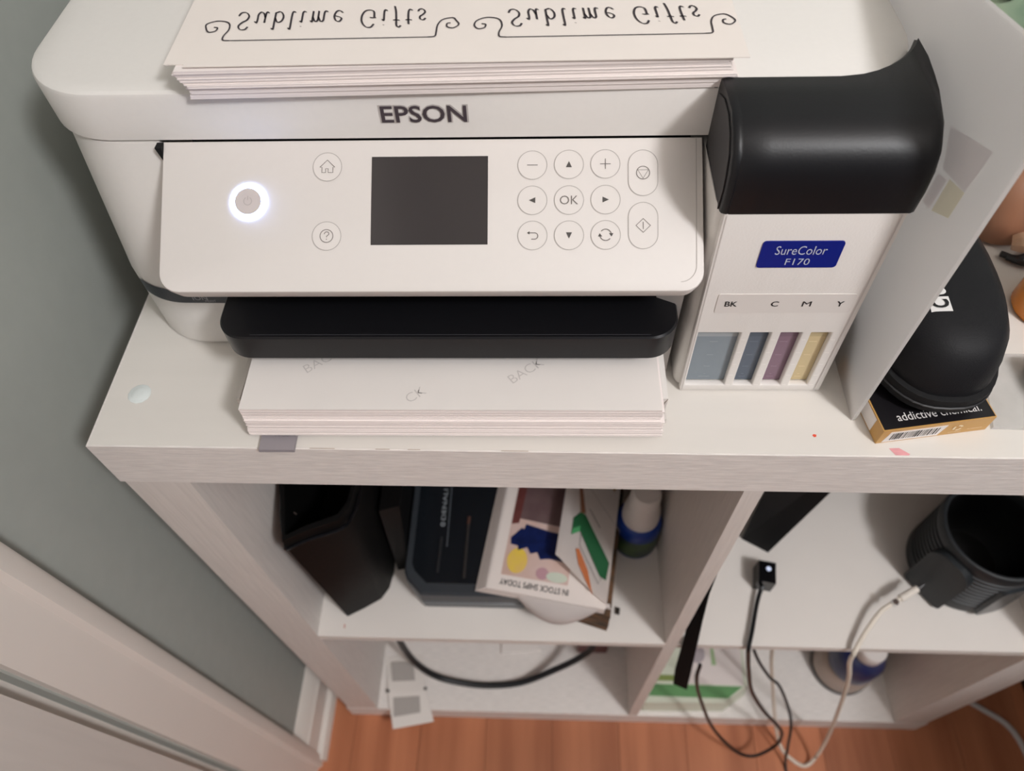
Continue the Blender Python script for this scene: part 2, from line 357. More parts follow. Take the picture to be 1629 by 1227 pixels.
# paper cassette under the tray
ca = P('paper_cassette', box(-.1135, .1262, -.052, .2, .0012, .0052), mat('cassette_grey_white', (214, 208, 202), .45), bevel=.0008)
P('side_guide', prism([(.1207, -.054), (.1234, -.054), (.1240, .04), (.1190, .04), (.1190, -.02), (.1207, -.033)], .0052, .0290), M_PW, ca, bevel=.0008)
P('side_guide', prism([(-.1125, -.049), (-.1105, -.049), (-.1070, .04), (-.1110, .04)], .0052, .0200), MATS['cassette_grey_white'], ca, bevel=.0006)
P('guide_foot', hexa([(.1190, -.0600, .0045), (.1235, -.0540, .0045), (.1235, -.048, .0045), (.1190, -.048, .0045)], [(.1190, -.0560, .018), (.1232, -.0545, .029), (.1232, -.048, .029), (.1190, -.048, .018)]), MATS['cassette_grey_white'], ca)
tb = P('pull_tab', hexa([(-.1005, -.0715, .0008), (-.0805, -.0715, .0008), (-.0810, -.04, .0008), (-.1010, -.04, .0008)], [(-.1003, -.0712, .0030), (-.0807, -.0712, .0030), (-.0812, -.04, .0036), (-.1008, -.04, .0036)]), mat('grey_tab', (146, 140, 144), .45), ca, bevel=.0004)
P('tab_lettering', text('1TGL', lambda u, v, w: (u, v, .0036), -.0885, -.0615, height=.0034, width=.008), mat('tab_emboss', (132, 126, 130), .45), ca)
# ink tank
k2 = .0065/.13
def tkf(u, v, w): return (u, -.0295+v*k2-w, v)
TX0, TX1 = .1338, .2166
def plate(x0, x1, v0, v1, holes, t):
    xs = sorted({x0, x1, *[a for h_ in holes for a in h_[:2]]}); vs_ = sorted({v0, v1, *[a for h_ in holes for a in h_[2:]]})
    bm = bmesh.new(); vf = {}; vb = {}
    for x in xs:
        for v in vs_: vf[x, v] = bm.verts.new(tkf(x, v, 0)); vb[x, v] = bm.verts.new(tkf(x, v, -t))
    def solid(i, j):
        if i < 0 or j < 0 or i >= len(xs)-1 or j >= len(vs_)-1: return False
        cx, cv = (xs[i]+xs[i+1])/2, (vs_[j]+vs_[j+1])/2
        return not any(a < cx < b and c < cv < d for a, b, c, d in holes)
    for i in range(len(xs)-1):
        for j in range(len(vs_)-1):
            if not solid(i, j): continue
            q4 = [(xs[i], vs_[j]), (xs[i+1], vs_[j]), (xs[i+1], vs_[j+1]), (xs[i], vs_[j+1])]
            bm.faces.new([vf[c] for c in q4]); bm.faces.new([vb[c] for c in q4][::-1])
            for di, dj, a, b in ((0, -1, 0, 1), (1, 0, 1, 2), (0, 1, 2, 3), (-1, 0, 3, 0)):
                if not solid(i+di, j+dj): bm.faces.new((vf[q4[b]], vf[q4[a]], vb[q4[a]], vb[q4[b]]))
    bmesh.ops.remove_doubles(bm, verts=bm.verts, dist=1e-6); return bm
wins = [(.1386, .1610, .0060, .0508), (.1657, .1768, .0060, .0508), (.1815, .1926, .0060, .0508), (.1972, .2080, .0060, .0508)]
fp = P('tank_front', plate(TX0+.0024, TX1-.0006, 0.0012, .1290, wins, .0042), M_TEX, bevel=.0007, seg=2)
P('tank_body', loft([[(x, y, h) for x, y in rrect(TX0, TX1, -.0295+h*k2+.0042, .30, (.006, .003, 0, 0), 6)] for h in (.0012, .1290)]), M_PW, bevel=.0006, seg=1)
inks = [('black', (132, 142, 150)), ('blue_grey', (88, 98, 112)), ('mauve', (132, 104, 120)), ('tan', (206, 186, 144))]
for (a, b, c, d), (nm, col) in zip(wins, inks):
    m = mat('ink_'+nm, col, .25, noise=.04, nscale=(80, 80, 30)); m2 = mat('ink_empty_'+nm, tuple(min(255, int(v*.55+88)) if nm == 'black' else int(v*.92) for v in col), .25)
    lv = d-.0075
    wi = P('ink_window', loft([[tkf(a-.0001, c+.0001, -.0040), tkf(b+.0001, c+.0001, -.0040)], [tkf(a-.0001, lv, -.0040), tkf(b+.0001, lv, -.0040)]], closed=False, cap0=False, cap1=False), m, fp)
    P('ink_level', loft([[tkf(a-.0001, lv, -.0040), tkf(b+.0001, lv, -.0040)], [tkf(a-.0001, d, -.0040), tkf(b+.0001, d, -.0040)]], closed=False, cap0=False, cap1=False), m2, fp)
    cx = (a+b)/2-.0006
    P('level_marks', strokes([[(cx-l/2, v), (cx+l/2, v)] for v, l in ((.0095, .006 if b-a > .015 else .0036), (.0118, .0012), (.0185, .0034), (.0285, .0034), (.0395, .0042))], .0003, tkf, -.0037), mat('tick_'+nm, tuple(min(255, v+26) for v in col), .4), fp)
    P('bezel_notches', strokes([[(b+.0007, v), (b+.0030, v)] for v in (.0068, .0155, .0250, .0350, .0455)], .00045, tkf, .0002), mat('bright_notch', (245, 240, 235), .4), fp)
bd = P('model_badge', prism(rrect(.1571, .1943, .0975, .1137, .0017, 5), .0, .0005, tkf), M_BLUE)
P('badge_lettering', text('SureColor', tkf, .1756, .1084, height=.0052, width=.0236, w=.0007, bold=-.004), M_BTXT, bd)
P('badge_lettering', text('F170', tkf, .1756, .1014, height=.0040, width=.0112, w=.0007, bold=-.004), M_BTXT, bd)
ls = P('ink_label_strip', prism(rrect(.1436, .2112, .0664, .0796, .0012, 4), 0, .0004, tkf), M_STRIP)
for s_, x_, wd in (('BK', .1508, .0062), ('C', .1724, .0037), ('M', .1882, .0044), ('Y', .2046, .0037)):
    P('ink_lettering', text(s_, tkf, x_, .0730, height=.0036, width=wd, w=.0006, bold=0 if s_ == 'M' else .012), M_BTX, ls)
P('ridge_shadow_line', strokes([[(.2128, .0012), (.2137, .1285)]], .0005, tkf, .0004), mat('ridge_shadow', (205, 199, 195), .5), fp)  # flat darker lines, the ridge's shadow painted on the tank front
P('ridge_shadow_line', strokes([[(.1375, .0012), (.1375, .1285)]], .0003, tkf, .0003), MATS['ridge_shadow'], fp)
# hood over the tank, hugging the lid's rounded corner
def lidy(x):
    cx, cy, r = .2290-.046, .0248+.046, .046
    return .0248 if x < cx else cy-math.sqrt(max(0, r*r-(x-cx)**2))
prof = [(-.0232, .1291), (-.0238, .140), (-.0230, .150), (-.0200, .1580), (-.0135, .1640), (-.0050, .1672)]
rings = []
for x, d in ((.1342, .0022), (.1348, .0008), (.1370, 0), (.1376, .0004), (.1382, 0), (.15, 0), (.17, 0), (.185, 0), (.195, 0), (.203, 0), (.209, 0), (.214, 0), (.2165, 0), (.2185, .0010), (.2205, .0060), (.2225, .0150), (.2240, .0260), (.2254, .0400)):
    yr = lidy(x)-.0004
    r = [(x, min(y+d, yr-.006+i*.0006), h) for i, (y, h) in enumerate(prof)]; d = min(d, .0022)
    r = r+[(x, max(yr*.45-.0015, yr-.0028 if x > .219 else -1, r[-1][1]+.0002), .1674-d*.2), (x, yr-.0025, .1664-d*.3), (x, yr, .1645), (x, yr, .1291)]
    rings.append(r)
hd = P('tank_hood', loft(rings), M_HOOD, smooth=True, angle=50)
P('hood_end_cap', prism([(y+.0035, h) if h < .15 else (y+.004, h-.003) for y, h in prof]+[(.010, .1640), (.020, .1600), (.0215, .1330), (-.018, .1320)], .0, .0006, lambda u, v, w: (.1341-w, u, v)), M_HCAP, hd)
P('hinge_block', box(.1325, .1340, .0255, .034, .146, .160), M_HCAP)

# ------------------------------------------------------------------ paper in the cassette
def sheets(x0, x1, y0, y1, z0, z1, n, jx, jy, tilt=0, lean=(0, 0)):
    """a block of paper sheets, every sheet's edge a real step"""
    bm = bmesh.new(); t = (z1-z0)/n
    for i in range(n):
        a = random.uniform(-jx, jx); b = random.uniform(-jy, jy); f = i/max(1, n-1); a += lean[0]*f; b += lean[1]*f
        zz = z0+i*t; s = tilt
        q4 = [(x0+a, y0+b), (x1+a, y0+b+(x1-x0)*s), (x1+a-(y1-y0)*s, y1+b+(x1-x0)*s), (x0+a-(y1-y0)*s, y1+b)]
        hexa([(x, y, zz) for x, y in q4], [(x, y, zz+t) for x, y in q4], bm)
    return bm
def Pt(bm): bm.transform(PM); return bm
ps = empty('paper_stack', PM @ Vector((.008, .05, .0052)), PR, 'thick stack of white printing paper loaded in the cassette under the black tray', 'paper stack')
for nm, a in (('paper_bundle', (-.1058, .1222, -.0632, .20, .0054, .0110, 11, .0003, .0003)), ('paper_bundle', (-.1055, .1208, -.0629, .20, .0110, .0190, 15, .0005, .0003, 0, (.0012, 0))), ('paper_bundle', (-.1040, .1200, -.0640, .20, .0190, .0215, 5, .0002, .0002)),
              ('paper_bundle', (-.1042, .1195, -.0628, .20, .0215, .0300, 16, .0004, .0003, 0, (.0006, -.0004))), ('paper_bundle', (-.1033, .1188, -.0640, .20, .0300, .0328, 6, .0001, .0001))):
    build(nm, Pt(sheets(*a)), M_PEDGE, ps)
tsx = build('top_sheet', Pt(box(-.1033, .1188, -.0640, .20, .0328, .0331)), M_BPAP, ps)
for cx, cy, s_ in ((-.0640, -.0320, 'BACK'), (.0480, -.0388, 'BACK'), (-.0104, -.0545, 'CK')):
    build('back_lettering', Pt(text(s_, flat(.0333, cx, cy, math.radians(37)), 0, 0, height=.0058, bold=-.01)), M_TXB, tsx)

# ------------------------------------------------------------------ stack of printed sheets on the lid
BK_ = .205
cs_ = empty('paper_stack', PM @ Vector((.02, .1, .160)), PR, 'uneven pile of white printed paper lying on the printer lid', 'paper stack')
for a in ((-.1015, .1415, .0197, BK_, .1602, .1632, 6, .0004, .0003, .021, (.0008, -.0004)), (-.1000, .1420, .0188, BK_, .1632, .1668, 7, .0004, .0002, .021, (-.0012, -.0002)), (-.0998, .1395, .0172, BK_, .1668, .1682, 3, .0002, .0001, .019),
          (-.1012, .1385, .0176, BK_, .1682, .1740, 12, .0004, .0003, .022, (-.0030, -.0004)), (-.1030, .1370, .0166, BK_, .1740, .1756, 3, .0001, .0001, .023)):
    build('paper_bundle', Pt(sheets(*a)), M_PEDGE, cs_)
def sheet_quad(x0, y0, x1, y1, s, z0, z1):
    q4 = [(x0, y0), (x1, y0+(x1-x0)*s), (x1-(y1-y0)*s*2, y1+(x1-x0)*s), (x0-(y1-y0)*s*2, y1)]
    return hexa([(x, y, z0) for x, y in q4], [(x, y, z1) for x, y in q4])
sh2 = build('blank_sheet', Pt(sheet_quad(-.1082, .0212, .1345, BK_, .006, .1757, .1761)), M_PAPER); tag(sh2, 'blank white sheet sticking out beneath the lettered top sheet on the lid', 'paper sheet')
sh = build('printed_sheet', Pt(sheet_quad(-.0987, .0181, .1432, BK_, .009, .1764, .1768)), M_PAPER); tag(sh, 'top sheet printed twice with mirrored flourish lettering on the printer lid', 'paper sheet')
GL = {
 'S': (1.05, [[(.98, 1.35), (.8, 1.58), (.42, 1.58), (.2, 1.28), (.42, .95), (.78, .7), (.86, .34), (.56, .02), (.18, .04), (0, .32)]]),
 'u': (1.05, [[(-.02, .86), (.14, 1.0), (.18, .7), (.16, .25), (.34, .0), (.6, .14), (.78, .55)], [(.8, 1.0), (.78, .2), (.88, .0), (1.0, .1)]]),
 'b': (.95, [[(0, 1.5), (.16, 1.6), (.14, .9), (.12, .06)], [(.13, .55), (.4, .98), (.74, .84), (.8, .4), (.5, .0), (.12, .1)]]),
 'l': (.45, [[(.0, 1.5), (.16, 1.6), (.14, .7), (.15, .14), (.26, .0), (.38, .1)]]),
 'i': (.45, [[(0, .88), (.14, 1.0), (.15, .6), (.15, .14), (.26, 0), (.38, .1)], [(.12, 1.38), (.2, 1.42)]]),
 'm': (1.42, [[(0, .88), (.14, 1.0), (.14, .6), (.13, 0)], [(.14, .55), (.38, .96), (.58, .88), (.6, .5), (.58, 0)], [(.6, .55), (.84, .96), (1.05, .88), (1.06, .4), (1.08, .1), (1.2, 0), (1.32, .1)]]),
 'e': (.85, [[(.1, .48), (.46, .56), (.7, .74), (.56, .99), (.26, .92), (.08, .5), (.22, .08), (.5, .0), (.76, .2)]]),
 'G': (1.35, [[(1.12, 1.3), (.9, 1.58), (.5, 1.54), (.16, 1.15), (.08, .6), (.3, .12), (.7, .0), (1.05, .15), (1.12, .68)], [(.76, .7), (1.0, .72), (1.26, .7)]]),
 'f': (.62, [[(.7, 1.48), (.52, 1.62), (.34, 1.45), (.3, .9), (.24, .2), (.12, -.32)], [(.05, .98), (.3, .96), (.58, 1.0)]]),
 't': (.6, [[(.28, 1.36), (.24, .8), (.24, .2), (.38, 0), (.56, .12)], [(.02, .98), (.26, .96), (.54, 1.0)]]),
 's': (.7, [[(.62, .84), (.46, 1.0), (.2, .92), (.18, .68), (.42, .5), (.58, .26), (.4, .0), (.12, .02), (.02, .2)]]),
}
def script_line(s, fn, x0, x1, base, sc_):
    wd = 0; gap = .42
    for ch in s: wd += (1.0 if ch == ' ' else GL[ch][0]+gap)
    kx = (x1-x0)/(wd-gap); bm = bmesh.new(); x = 0
    for ch in s:
        if ch == ' ': x += 1.0; continue
        adv, pls = GL[ch]
        strokes([[(x0+(x+a+.12*b)*kx, base-b*sc_) for a, b in pl] for pl in pls], .00036, fn, 0, bm, nib=(.00060, -.00042), smooth=5); x += adv+gap
    return bm
fsh = lambda u, v, w: tuple(PM @ Vector((u, v+.009*u+.0004, .1771)))
def flourish(xl, xr, yl, cl, cr):
    """closing line with a scroll at both ends"""
    left = [(xl+.0030, yl), (xl, yl+.0006), (xl-.0004, yl+.004), (xl+.0008, yl+.0095), (xl-.0008, yl+.0148), (xl-.0060, yl+.0164), (xl-.0105, yl+.0140), (cl, yl+.0100), (cl+.0018, yl+.0072), (cl+.0046, yl+.0080), (cl+.0050, yl+.0106), (cl+.0032, yl+.0112)]
    right = [(xr-.0030, yl), (xr, yl+.0006), (xr+.0004, yl+.004), (xr+.0006, yl+.0095), (xr+.0025, yl+.0140), (xr+.0070, yl+.0155), (cr-.0010, yl+.0132), (cr+.0004, yl+.0098), (cr-.0020, yl+.0070), (cr-.0048, yl+.0082), (cr-.0048, yl+.0108), (cr-.0034, yl+.0112)]
    bm = strokes([left, right], .00075, fsh, smooth=6); return strokes([[(xl+.0030, yl), (xr-.0030, yl)]], .0006, fsh, 0, bm)
build('script_lettering', script_line('Sublime Gifts', fsh, -.0835, .0030, .0614, .0092), M_INK, sh)
build('script_lettering', script_line('Sublime Gifts', fsh, .0405, .1260, .0596, .0088), M_INK, sh)
build('flourish', flourish(-.0860, .0085, .0380, -.0958, .0182), M_INK, sh)
build('flourish', flourish(.0372, .1300, .0368, .0256, .1408), M_INK, sh)

# ------------------------------------------------------------------ clear bumper dot on the top
bp_ = build('bumper_dot', lathe([(.0066, 0), (.0068, .0005), (.0060, .0009), (.0050, .0008), (.0045, .0011), (.0020, .0013)], (.0199, .0356, H+.0003), 12), mat('clear_bumper', (226, 232, 230), .2, noise=.03, nscale=(300, 300, 300)), smooth=True); tag(bp_, 'small clear round adhesive dot on the bare corner of the shelf top', 'sticker')

# ------------------------------------------------------------------ upright white sheet beside the tank
pl_ = [(.4305, .0232), (.4305, .06), (.4306, .10), (.4310, .14), (.4318, .22), (.4320, .36)]
pc_ = [(v.x, v.y) for v in catmull([(a, b, 0) for a, b in pl_], 6)]
th = .0022; bk = [(x+th, y+.0004) for x, y in pc_]
def sheet_h(y): return .9399-(y-.0967)*.165
bm = bmesh.new(); rings = []
for (x, y), (xb, yb) in zip(pc_, bk):
    rings.append([(x, y, H+.0004), (xb, yb, H+.0004), (xb, yb, sheet_h(y)), (x, y, sheet_h(y))])
def translucent(m, fac, rgb):
    nt = m.node_tree; b = nt.nodes['Principled BSDF']; o = nt.nodes['Material Output']
    t = nt.nodes.new('ShaderNodeBsdfTranslucent'); t.inputs[0].default_value = (*lin(rgb), 1); mx = nt.nodes.new('ShaderNodeMixShader'); mx.inputs[0].default_value = fac
    nt.links.new(b.outputs[0], mx.inputs[1]); nt.links.new(t.outputs[0], mx.inputs[2]); nt.links.new(mx.outputs[0], o.inputs[0])
ws = empty('divider_sheet', (.43, .12, H), 0, 'tall bent white plastic sheet standing between the printer and the zip case', 'plastic sheet')
M_WS = mat('white_sheet_plastic', (236, 232, 228), .38, noise=.02, nscale=(30, 30, 30)); translucent(M_WS, .66, (240, 239, 238))
build('sheet_panel', loft(rings, bm), M_WS, ws, smooth=True)
def on_sheet(y, z, w=.0004):
    for (xa, ya), (xb, yb) in zip(pc_, pc_[1:]):
        if ya <= y <= yb: return (xa+(xb-xa)*(y-ya)/(yb-ya)-w, y, z)
    return (pc_[0][0]-w, y, z)
def tint_patch(name, c, m):  # faint translucent tinted patch on the sheet face
    (a, b, c_, d) = c; n = 8; rows = []
    for i in range(n+1):
        t = i/n; rows.append([on_sheet(a[0]+(b[0]-a[0])*t, a[1]+(b[1]-a[1])*t), on_sheet(d[0]+(c_[0]-d[0])*t, d[1]+(c_[1]-d[1])*t)])
    translucent(m, .82, (244, 240, 240) if 'yellow' not in m.name else (246, 242, 224)); build(name, loft(rows, closed=False, cap0=False, cap1=False), m, ws)
tint_patch('tinted_piece', ((.0745, .8979), (.0404, .9106), (.0427, .8889), (.0645, .8835)), mat('lilac_patch', (206, 200, 202), .3, noise=.05, nscale=(20, 900, 900)))
tint_patch('tinted_piece', ((.0655, .8800), (.0575, .8830), (.0586, .8659), (.0657, .8641)), mat('pink_patch', (206, 190, 194), .35, noise=.1, nscale=(20, 900, 20)))
tint_patch('tinted_piece', ((.0562, .8845), (.0425, .8886), (.0430, .8744), (.0563, .8669)), mat('yellow_patch', (214, 209, 190), .35, noise=.04, nscale=(100, 100, 100)))

# ------------------------------------------------------------------ things beside it on the shelf top
# small black and gold carton
ca_ = math.radians(9.2); BX, BY = .4397, .0083
fb = lambda u, v, w: (BX+u*math.cos(ca_)-v*math.sin(ca_), BY+u*math.sin(ca_)+v*math.cos(ca_), H+.0004+w)
cb = empty('small_carton', (.47, .03, H), ca_, 'small black and gold carton with a barcode beneath the zip case', 'carton')
M_GOLD = mat('gold_card', (200, 154, 88), .4)
build('carton_body', prism(rrect(0, .0632, 0, .052, .0004, 2), 0, .0128, fb), M_GOLD, cb)
build('carton_face', prism([(.0007, .0007), (.0625, .0007), (.0625, .0515), (.0007, .0515)], .0126, .0131, fb), mat('black_card', (24, 22, 25), .35), cb)
build('face_lettering', text('addictive chemical.', fb, .0335, .0072, width=.0470, height=.0050, w=.0133), mat('white_lettering', (230, 226, 224), .5), cb)
ffb = lambda u, v, w: fb(u, -w, v)
wp = build('barcode_patch', prism([(.0030, .0010), (.0345, .0010), (.0370, .0105), (.0050, .0105)], 0, .0002, ffb), mat('white_patch', (236, 230, 226), .5), cb)
bars = []; x = .0065
while x < .0330:
    wd = random.choice((.0003, .0003, .0006, .0009)); bars.append((x, wd)); x += wd+random.choice((.0004, .0006, .0009))
bm = bmesh.new()
for x, wd in bars: poly([(x, .0028), (x+wd, .0028), (x+wd+.0003, .0092), (x+.0003, .0092)], ffb, .0003, bm)
build('barcode', bm, M_BTX, wp)
bm = strokes([circ(.0440, .0066, .0022, 6, a, a+80) for a in (20, 140, 260)], .0012, ffb, .0003); strokes([[(.0400, .0026), (.0475, .0026)], [(.0505, .0040), (.0590, .0040)]], .0003, ffb, .0003, bm)
build('recycling_mark', bm, mat('pale_gold_print', (244, 226, 190), .5), cb)
build('side_patch', prism([(.008, .0010), (.040, .0010), (.040, .0118), (.008, .0118)], 0, .0002, lambda u, v, w: fb(-w, u, v)), MATS['white_patch'], cb)
# black zip case
zc = empty('zip_case', (.468, .08, H+.0136), 0, 'black hard zip case with white lettering leaning over the small carton', 'case')
def case_ring(hz, sx, sy, dy=0, dx=0):
    o = []
    for k in range(48):
        a = 2*math.pi*k/48; c, s = math.cos(a), math.sin(a); p_ = 2.6
        X = math.copysign(abs(c)**(2/p_), c); Y = math.copysign(abs(s)**(2/p_), s)
        taper = 1-.10*max(0, Y)
        o.append((.4710+dx+.0350*sx*X*taper, .0893+dy+.0715*sy*Y, H+hz))
    return o
M_CASE = mat('black_moulded_fabric', (30, 30, 32), .55, spec=.2, bump=.15, nscale=(1200, 1200, 1200))
M_ZIP = mat('black_zip_tape', (16, 16, 18), .8, bump=.5, nscale=(2500, 2500, 2500))
build('case_base', loft([case_ring(.0138, .86, .90), case_ring(.0150, .95, .96), case_ring(.0200, 1, 1)]), M_CASE, zc, smooth=True, angle=60)
zp = build('zip_band', loft([case_ring(.0195, 1.0, 1.0), case_ring(.0200, 1.045, 1.022), case_ring(.0300, 1.045, 1.022), case_ring(.0305, 1.0, 1.0)]), M_ZIP, zc, smooth=True, angle=30)
ring = case_ring(.0245, 1.052, 1.026)
build('zip_teeth', tube(ring+[ring[0]], .0007, 5, 1), mat('zip_teeth_black', (40, 40, 42), .5), zp)
lid_bm = loft([case_ring(.0300, .97, .98), case_ring(.0340, .975, .98), case_ring(.044, .955, .965, .001), case_ring(.053, .91, .93, .002), case_ring(.0595, .82, .87, .004), case_ring(.0632, .65, .74, .006), case_ring(.0646, .4, .5, .008), case_ring(.0650, .12, .2, .008)])
lid_bvh = BVHTree.FromBMesh(lid_bm)
lidc = build('case_lid', lid_bm, M_CASE, zc, smooth=True, angle=60)
def on_lid(u, v, w):
    x_, y_ = .4600-v, .0545+u; hit = lid_bvh.ray_cast(Vector((x_, y_, H+.2)), Vector((0, 0, -1)))[0]
    return (x_, y_, hit.z+.0003+w)
bm = bmesh.new()
for i in range(6):
    for j in range(6):
        u0, v0 = -.0052+.0094*i/6, -.0052+.0104*j/6
        bm.faces.new([bm.verts.new(on_lid(u, v, 0)) for u, v in ((u0, v0), (u0+.0094/6, v0), (u0+.0094/6, v0+.0104/6), (u0, v0+.0104/6))])
bmesh.ops.remove_doubles(bm, verts=bm.verts, dist=1e-6)
bx_ = build('brand_block', bm, mat('white_transfer', (228, 226, 224), .5), zc)
build('brand_lettering', text('C', on_lid, -.0005, 0, height=.0086, width=.0055, w=.0004, bold=.03), mat('black_transfer', (26, 26, 28), .5), bx_)
build('brand_lettering', text('UO', on_lid, .0108, 0, height=.0098, width=.0112, w=.0002, bold=.04), MATS['white_transfer'], bx_)
# amber pill bottle
pb = empty('pill_bottle', (.566, .106, H), 0, 'amber pill bottle with a white cap by the picture edge', 'bottle')
build('bottle_body', lathe([(.0185, .0006), (.020, .003), (.020, .040), (.018, .044)], (.566, .106, H), 32), mat('amber_plastic', (226, 132, 18), .2, noise=.15, nscale=(80, 80, 80)), pb, smooth=True)
build('cap', lathe([(.0195, .044), (.0205, .045), (.0205, .058), (.019, .060)], (.566, .106, H), 40), mat('white_cap', (226, 222, 218), .4), pb, smooth=True, angle=50)
# clear bag with a grey object on it
cbag = build('clear_bag', hexa([(.505, .0185, H+.0005), (.560, .0175, H+.0005), (.565, .070, H+.0005), (.515, .071, H+.0005)], [(.506, .0190, H+.0020), (.560, .0180, H+.0030), (.564, .069, H+.0030), (.516, .070, H+.0020)]), mat('clear_plastic_film', (228, 226, 223), .12, alpha=.35, noise=.12, nscale=(60, 60, 60), bump=.6)); tag(cbag, 'flat clear plastic bag lying on the shelf top behind the small carton', 'plastic bag')
gg = build('metal_tin', prism(rrect(.535, .570, .034, .060, .004), H+.0035, H+.013), mat('grey_metal', (168, 166, 164), .35, metal=.3), bevel=.001); tag(gg, 'grey flat tin resting on the clear plastic bag', 'tin')
cl_ = build('grey_clip', hexa([(.5235, .074, H+.0004), (.5275, .074, H+.0004), (.5275, .098, H+.0004), (.5235, .098, H+.0004)], [(.5240, .075, H+.012), (.5265, .075, H+.012), (.5265, .097, H+.014), (.5240, .097, H+.014)]), mat('grey_brown_plastic', (150, 138, 128), .4), bevel=.001); tag(cl_, 'thin grey brown clip standing behind the black zip case', 'clip')
# tan rounded box, plastic wrapped
tn = empty('tan_pouch', (.58, .19, H), 0, 'smooth tan brown pouch with crinkled film behind the zip case', 'pouch')
rr_ = lambda d, h, dy=0: [(x, y+dy, H+h) for x, y in rrect(.540+d, .640-d, .158+d, .235-d, .016, 8)]
build('pouch_body', loft([rr_(.003, .0005), rr_(0, .004), rr_(.001, .030, .004), rr_(.004, .044, .006), rr_(.012, .050, .008)]), mat('tan_leather', (160, 114, 88), .45, noise=.12, nscale=(40, 40, 40), bump=.2), tn, smooth=True, angle=60)
build('crinkled_film', tube([(.560, .156, H+.008), (.572, .152, H+.012), (.585, .155, H+.009), (.60, .151, H+.011)], lambda t: .005+.002*math.sin(t*9), 8, 6), mat('crinkled_film', (206, 170, 140), .15, alpha=.6, bump=.8, nscale=(200, 200, 200)), tn, smooth=True)
bc = build('black_cable', tube([(.553, .150, H+.004), (.562, .146, H+.004), (.574, .150, H+.006), (.586, .158, H+.008)]+[(.592, .150, H+.006), (.584, .141, H+.004), (.566, .141, H+.004), (.556, .147, H+.004)], .0021, 8, 6), mat('black_rubber', (22, 22, 24), .4), smooth=True); tag(bc, 'short loop of black cable in front of the tan pouch', 'cable')
bo = build('black_pouch', loft([[(x, y, H+h) for x, y in ell(.690, .285, .040-d, .038-d, 24, 3)] for h, d in ((.0005, .003), (.006, 0), (.05, .001), (.062, .006))]), M_CASE, smooth=True); tag(bo, 'black soft pouch just behind the tan pouch', 'pouch')
# mint green swirled bowl, at the back
gb = empty('swirled_ornament', (.60, .325, H), 0, 'mint green swirled ceramic ornament at the back beyond the white sheet', 'ornament')
M_MINT = mat('mint_glaze', (176, 196, 166), .25, rgb2=(126, 152, 128), nscale=(26, 26, 40), detail=1)
rg = []
for h, r in ((0.0005, .030), (.012, .042), (.035, .052), (.06, .055), (.085, .050), (.105, .040), (.118, .026), (.124, .010)):
    rg.append([(.592+r*(1+.07*math.sin(5*a_+h*40))*math.cos(a_), .300+r*(1+.07*math.sin(5*a_+h*40))*math.sin(a_), H+h) for a_ in [2*math.pi*k/50 for k in range(50)]])
build('ornament_body', loft(rg), M_MINT, gb, smooth=True, angle=70)
for a_, h in ((205, .105), (250, .098)):
    a2 = math.radians(a_); build('dark_stud', lathe([(.004, -.004), (.0045, 0), (.003, .004)], (.592+.042*math.cos(a2), .300+.042*math.sin(a2), H+h), 14), M_BLKG, gb, smooth=True)

# ------------------------------------------------------------------ upper cell beneath the printer
S = SZ+.0003
ba = empty('storage_bag', (.08, .09, S), 0, 'black upright bag with an open stiff rim against the cell side', 'bag')
M_BAG = mat('black_bag_leather', (7, 7, 7), .62, spec=.2, bump=.2, nscale=(150, 150, 150), noise=.1)
base = [(.0706, .0186), (.0860, .0270), (.1012, .0367), (.1080, .0480), (.1106, .0635), (.1080, .15), (.095, .19), (.065, .19), (.058, .15), (.058, .06)]
def bag_ring(t, d=0):
    c = (.085, .10); o = []
    for x, y in base:
        X = x+(-.0085*t if x < .09 else .001*t); Y = y-.006*t*(1 if y < .06 else 0)
        l = math.hypot(X-c[0], Y-c[1]); o.append((max(X1+.002, X+(c[0]-X)*d/l), Y+(c[1]-Y)*d/l, S+.0003+.2*t))
    return o
build('bag_shell', loft([bag_ring(0, .004), bag_ring(.02), bag_ring(.5), bag_ring(.92), bag_ring(1.0, .001), bag_ring(1.0, .006), bag_ring(.9, .008), bag_ring(.55, .010)]), M_BAG, ba, smooth=True, angle=50)
rim = bag_ring(.94, -.0008)
build('rim_piping', tube(rim+[rim[0]], .0016, 6, 4), M_BLKG, ba, smooth=True)
build('zip_pull', hexa([(.0640, .0400, S+.192), (.0670, .0380, S+.192), (.0675, .0388, S+.192), (.0645, .0408, S+.192)], [(.0640, .0400, S+.1945), (.0670, .0380, S+.1945), (.0675, .0388, S+.1945), (.0645, .0408, S+.1945)]), mat('bright_metal', (220, 220, 222), .2, metal=1), ba)
c2 = empty('slim_case', (.118, .13, S), 0, 'slim dark brown black case wedged between the black bag and tool case', 'case')
build('case_shell', hexa([(.1135, .068, S), (.1240, .070, S), (.1240, .22, S), (.1135, .22, S)], [(.1145, .075, S+.125), (.1325, .080, S+.125), (.1325, .22, S+.125), (.1145, .22, S+.125)]), mat('brown_black_shell', (11, 10, 10), .5, spec=.2), c2, bevel=.003)
build('latch', box(.1238, .1262, .086, .098, S+.050, S+.062), mat('dark_metal', (90, 88, 90), .3, metal=.8), c2, bevel=.0006)
